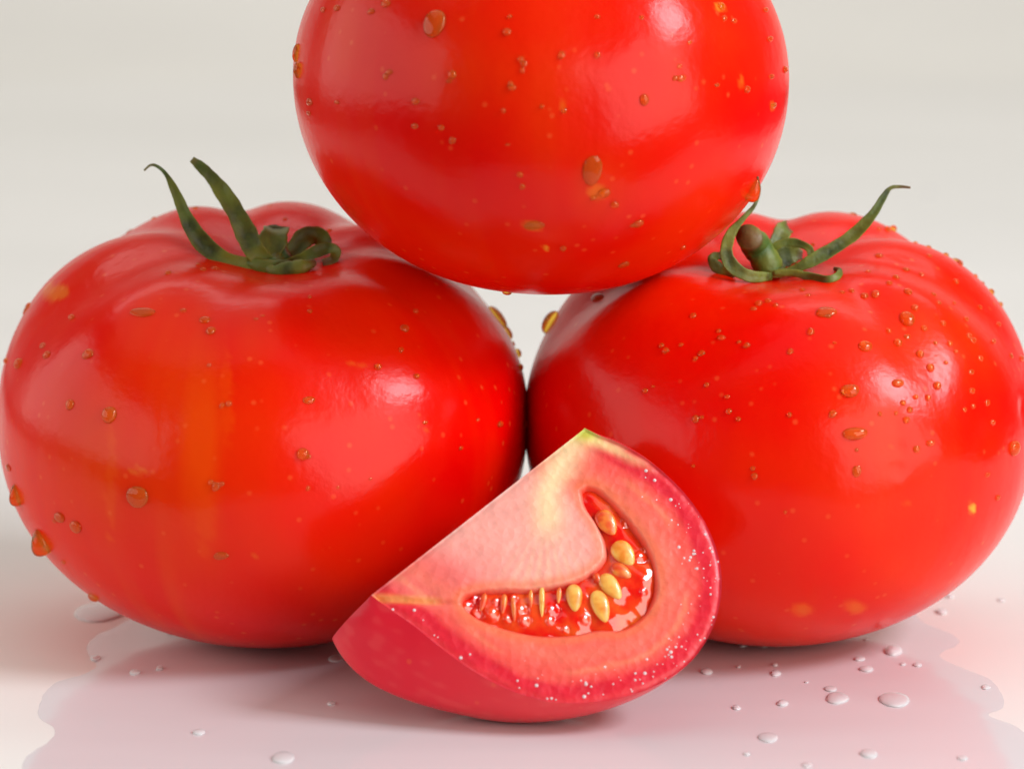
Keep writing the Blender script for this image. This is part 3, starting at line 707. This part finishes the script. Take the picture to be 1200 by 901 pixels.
small = {
 'right': [(952,287,6),(905,300,5),(1030,300,9),(1062,316,10),(1050,325,8),(1080,322,7),(1064,342,11),(1026,345,10),(1013,347,9),(998,341,7),(1083,385,9),(1052,402,9),(1063,395,7),(1094,345,7),(1105,379,8),(1132,374,7),(1135,394,8),(1140,399,10),(1164,400,8),(1113,403,7),(1078,415,10),(1090,431,8),(1058,472,7),(1066,480,6),(1050,484,5),(1062,492,7),(1031,485,5),(1073,465,6),(1098,452,10),(1138,436,9),(1139,458,8),(1140,476,6),(1157,472,7),(1163,495,7),(1090,519,9),(1074,526,7),(976,485,9),(1004,527,5),(1157,556,6),(1169,583,5),(812,370,8),(845,396,8),(875,405,7),(842,388,6),(866,401,5),(780,411,7),(775,405,6),(798,404,6),(822,414,8),(815,420,6),(926,412,7),(950,389,9),(971,371,6),(889,356,7),(900,353,9),(883,362,8),(909,358,6),(852,465,6),(828,451,5),(854,482,7),(865,491,5),(815,491,7),(822,489,5),(884,558,7),(882,549,5),(925,486,5),(1100,355,7),(1120,330,7),(1089,300,7),(1170,315,5),(1153,313,6),(1173,332,6),(1190,345,6),(1197,420,8),(1185,417,7),(1118,355,6),(1030,268,5),(1075,275,5),(1090,283,6),(940,340,6),(947,346,5),(987,343,7),(1042,332,7),(1017,318,6),(1087,466,6),(1120,412,6),(1149,420,7),(1108,425,6),(1096,402,6),(1041,388,6),(1072,361,8),(756,458,5),(765,453,4),(812,546,4),(920,600,4),(1130,480,6),(978,402,5),(1148,360,7),(1170,380,7),(1112,290,6),(1125,310,7),(622,505,6),(621,455,5)],
 'left': [(84,372,10),(50,405,8),(55,416,8),(24,358,7),(18,350,8),(28,366,6),(215,364,8),(240,375,12),(247,388,9),(300,374,6),(252,315,10),(238,316,7),(232,310,6),(197,320,6),(229,244,6),(180,256,5),(334,257,6),(317,241,4),(386,270,5),(363,348,5),(308,370,4),(363,365,6),(470,410,6),(487,365,9),(474,385,9),(488,441,7),(268,473,7),(260,475,5),(253,570,9),(260,567,6),(247,565,6),(560,492,5),(586,497,6),(361,572,5),(396,571,4),(540,525,4),(498,495,6),(362,535,5),(7,423,6),(245,428,5),(10,548,8),(75,658,5),(64,610,5),(610,430,7),(614,398,7),(615,497,7),(443,430,9),(434,561,4)],
 'top': [(435,14,9),(452,5,10),(395,10,8),(487,119,7),(486,148,8),(530,88,9),(526,95,6),(614,75,8),(612,83,6),(658,65,7),(594,38,8),(597,20,6),(600,103,8),(598,99,6),(610,70,6),(595,170,5),(700,20,6),(752,21,5),(798,92,9),(796,78,6),(791,92,6),(860,25,6),(845,8,8),(848,22,7),(897,12,8),(902,46,7),(904,90,6),(906,124,8),(875,105,7),(609,205,8),(612,219,6),(660,291,8),(748,262,10),(742,264,7),(808,50,6),(517,150,7),(530,165,7),(363,120,7),(362,133,6),(379,12,6),(590,130,5),(800,290,6),(920,82,7),(395,120,6),(840,100,5),(456,85,8),(452,90,6),(635,125,6),(661,130,6),(700,65,6),(720,240,10),(708,226,12),(695,232,8)],
}
def zone_label(key, px, py):
    if key == 'right':
        if px < 640: return 'tiny water bead on the right tomato at the narrow gap between the two lower fruits'
        if px < 835 and py > 440: return 'tiny water bead on or near the square pale reflection of the right tomato'
        if px < 860: return 'small water bead on the left shoulder of the right tomato below the top tomato'
        if py > 545: return 'lone small water bead low on the front of the right tomato'
        if px < 960 and py > 440: return 'small water bead on the plain red middle of the right tomato'
        if px < 1000 and py < 365: return 'small water bead on the right tomato just in front of its curled green stem'
        if px < 1000: return 'small water bead on the front of the right tomato well below its curled green stem'
        if py < 300: return 'small water bead on the upper rim of the right tomato beyond the long sepal'
        if px > 1145: return 'small water bead on the far right flank of the right tomato by the photo edge'
        if px < 1100 and py > 440: return 'small water bead around the bright window reflection of the right tomato'
        if py > 440: return 'small water bead right of the bright window reflection of the right tomato'
        if px < 1075: return 'small water bead in the dense sprinkle above the crease of the right tomato'
        if py < 350: return 'small water bead high in the dense sprinkle on the right shoulder of the right tomato'
        return 'small water bead lower in the dense sprinkle on the right shoulder of the right tomato'
    if key == 'left':
        if px < 30: return 'tiny water bead along the left outline of the left tomato'
        if px > 600: return 'tiny dark water bead on the left tomato edge inside the gap'
        if py < 325 and px < 400: return 'small water bead near the green sepals on top of the left tomato'
        if px < 150 and py < 450: return 'small water bead on the pale left shoulder of the left tomato'
        if px < 150: return 'small water bead on the lower left flank of the left tomato'
        if px < 280 and py < 420: return 'small orange water bead at the top of the orange streak on the left tomato'
        if px < 280: return 'small pale water bead right of the orange streak on the left tomato'
        if py < 400: return 'small water bead above the bright reflection of the left tomato'
        if py < 450: return 'small water bead inside the upper part of the bright reflection of the left tomato'
        return 'tiny water bead below the bright reflection of the left tomato'
    if px < 470: return 'small water bead on the pale window reflection at the left of the top tomato'
    if px < 540: return 'small water bead at the right border of the pale left reflection of the top tomato'
    if py > 200 and px < 680: return 'small water bead low in the middle of the top tomato'
    if py > 200: return 'small water bead around the broad flat drop low on the top tomato'
    if px < 680: return 'small water bead in the middle of the top tomato'
    if px < 820: return 'tiny water bead in the bright window reflection of the top tomato'
    return 'small water bead on the right flank of the top tomato'
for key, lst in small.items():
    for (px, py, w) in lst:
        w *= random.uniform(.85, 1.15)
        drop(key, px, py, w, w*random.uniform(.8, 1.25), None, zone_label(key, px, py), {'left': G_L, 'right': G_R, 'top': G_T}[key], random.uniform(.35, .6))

# water on the table: film round the fruit, with scalloped edge
M_wet, nt, b = mat('water_film_on_white'); Lk = nt.links
b.inputs['Base Color'].default_value = (.71, .68, .69, 1); b.inputs['Roughness'].default_value = .10; b.inputs['IOR'].default_value = 1.34
co = N(nt, 'ShaderNodeTexCoord'); n1 = N(nt, 'ShaderNodeTexNoise'); n1.inputs['Scale'].default_value = 22; n1.inputs['Detail'].default_value = 2
mp = N(nt, 'ShaderNodeMapping'); mp.inputs['Scale'].default_value = (.4, 1.6, 1); Lk.new(co.outputs['Object'], mp.inputs[0]); Lk.new(mp.outputs[0], n1.inputs['Vector'])
bp = N(nt, 'ShaderNodeBump'); bp.inputs['Strength'].default_value = .35; bp.inputs['Distance'].default_value = .0012; Lk.new(n1.outputs[0], bp.inputs['Height']); Lk.new(bp.outputs[0], b.inputs['Normal'])
edge_px = [(25,905),(36,885),(58,868),(62,853),(45,838),(46,818),(70,800),(100,790),(115,780),(108,770),(103,757),(112,745),(132,737),(150,728),(160,720),(150,712),(170,703),(250,694),(420,690),(620,686),(820,690),(1000,694),(1060,712),(1085,727),(1118,744),(1124,755),(1104,768),(1130,782),(1162,795),(1176,812),(1172,830),(1158,838),(1190,852),(1225,880),(1240,905),(1300,990),(1100,1080),(600,1120),(100,1080),(-60,990)]
E = bez(np.array([ground(*p)[:2] for p in edge_px]+[ground(*edge_px[0])[:2]]), 420)[:-1]
cen = E.mean(0); V = []; F = []
lay = [(0.0, 0.001), (0.06, .003), (.12, .0042), (.2, .005)]
Et = np.roll(E, -1, 0)-np.roll(E, 1, 0); Et /= np.linalg.norm(Et, axis=1)[:, None]; En = np.stack([-Et[:, 1], Et[:, 0]], -1)
if ((cen-E)*En).sum() < 0: En = -En
ee = np.c_[E*3.0, np.zeros(len(E))]
E = E+En*(.05*vnoise(ee, 1.0, 31)+.012*vnoise(ee, 3.2, 32))[:, None]
for (ins, z) in lay:
    for q, nn_ in zip(E, En): V.append((q[0]+nn_[0]*ins, q[1]+nn_[1]*ins, z))
n_ = len(E)
for l_ in range(len(lay)-1):
    for i in range(n_):
        j = (i+1) % n_; F.append((l_*n_+i, l_*n_+j, (l_+1)*n_+j, (l_+1)*n_+i))
tri = tessellate_polygon([[Vector(V[(len(lay)-1)*n_+i]) for i in range(n_)]])
F += [tuple((len(lay)-1)*n_+i for i in t_) for t_ in tri]
pud = mesh_obj('water_puddle', V, F, M_wet)
bm = bmesh.new(); bm.from_mesh(pud.data); bmesh.ops.recalc_face_normals(bm, faces=bm.faces)
if sum(f.normal.z*f.calc_area() for f in bm.faces) < 0: bmesh.ops.reverse_faces(bm, faces=bm.faces)
bm.to_mesh(pud.data); bm.free()
tag(pud, 'thin film of water with a scalloped edge spread round the fruit on the white table', 'puddle')

G_W = 'water drops on the tabletop'
tdrops = [(1048,819,34,'largest flat water drop on the table at the right',.18),(981,817,26,'flat drop with a tail left of the largest drop on the right of the table',.2),(973,806,14,None,.2),(1047,762,20,'drop on the table below the right tomato with a bright rim',.4),(1015,783,16,'oval table drop below the right tomato, left of the bright-rimmed one',.25),(1007,771,13,None,.25),(900,863,22,'oval table drop in the bottom right foreground, left of centre',.2),(1018,882,20,'table drop near the bottom edge on the right',.25),(828,786,14,'table drop right beside the wedge tip on the right',.35),(909,788,12,None,.35),(908,778,7,None,.4),(917,823,13,'table drop halfway between the wedge and the flat drop with a tail',.35),(863,828,10,None,.35),(1075,778,10,None,.3),(1058,777,7,None,.3),(1155,804,10,None,.3),(1128,887,12,None,.2),(946,895,12,None,.2),(875,882,8,None,.3),(1113,698,10,'tiny clear drop on the table behind the right tomato edge',.4),(1103,716,12,None,.35),(1173,702,9,None,.3),
 (332,887,26,'largest table drop in the bottom left foreground',.25),(233,857,14,'middle table drop under the left tomato reflection',.3),(158,787,12,'left of two small table drops in front of the left tomato',.35),(187,782,8,'right of two small table drops in front of the left tomato',.35),(388,823,9,None,.35),(394,771,18,'drop on the table touching the tip of the wedge',.2),(112,770,12,'drop on the puddle edge below the left tomato',.3),(118,716,58,'wide flat bulge of water beside the left tomato base',.10),(200,740,9,None,.3),(1015,748,7,None,.3),(870,755,9,None,.25),(895,756,8,None,.25),(922,754,8,None,.25),(865,780,6,None,.3),(945,798,5,None,.3),(1088,226,9,'single tiny drop far back on the white table behind the right tomato',.3)]
def table_label(px, py):
    if px < 500: return 'tiny water drop on the white table by the left tomato'
    if py < 722: return 'tiny water drop on the dry table behind the right tomato edge'
    if py < 760: return 'tiny water drop in the contact shadow right under the right tomato'
    if py > 870: return 'small water drop at the very bottom edge of the photo on the right'
    if px < 930: return 'small water drop on the table between wedge and right tomato reflection'
    return 'small water drop on the table among the larger drops at the right'
for i, (px, py, w, lab, tall) in enumerate(tdrops):
    p = ground(px, py, .02); kx = PXCM*DIST/np.linalg.norm(p-CAM)
    r_ = w/kx/2
    place_drop((p[0], p[1], .011 if 60 < px < 1165 else .003), (0, 0, 1), r_, r_*random.uniform(1.3, 1.9), r_*tall*1.5, random.choice([0, 1, 1, 2]), label=lab or table_label(px, py), group=G_W, pool=True)
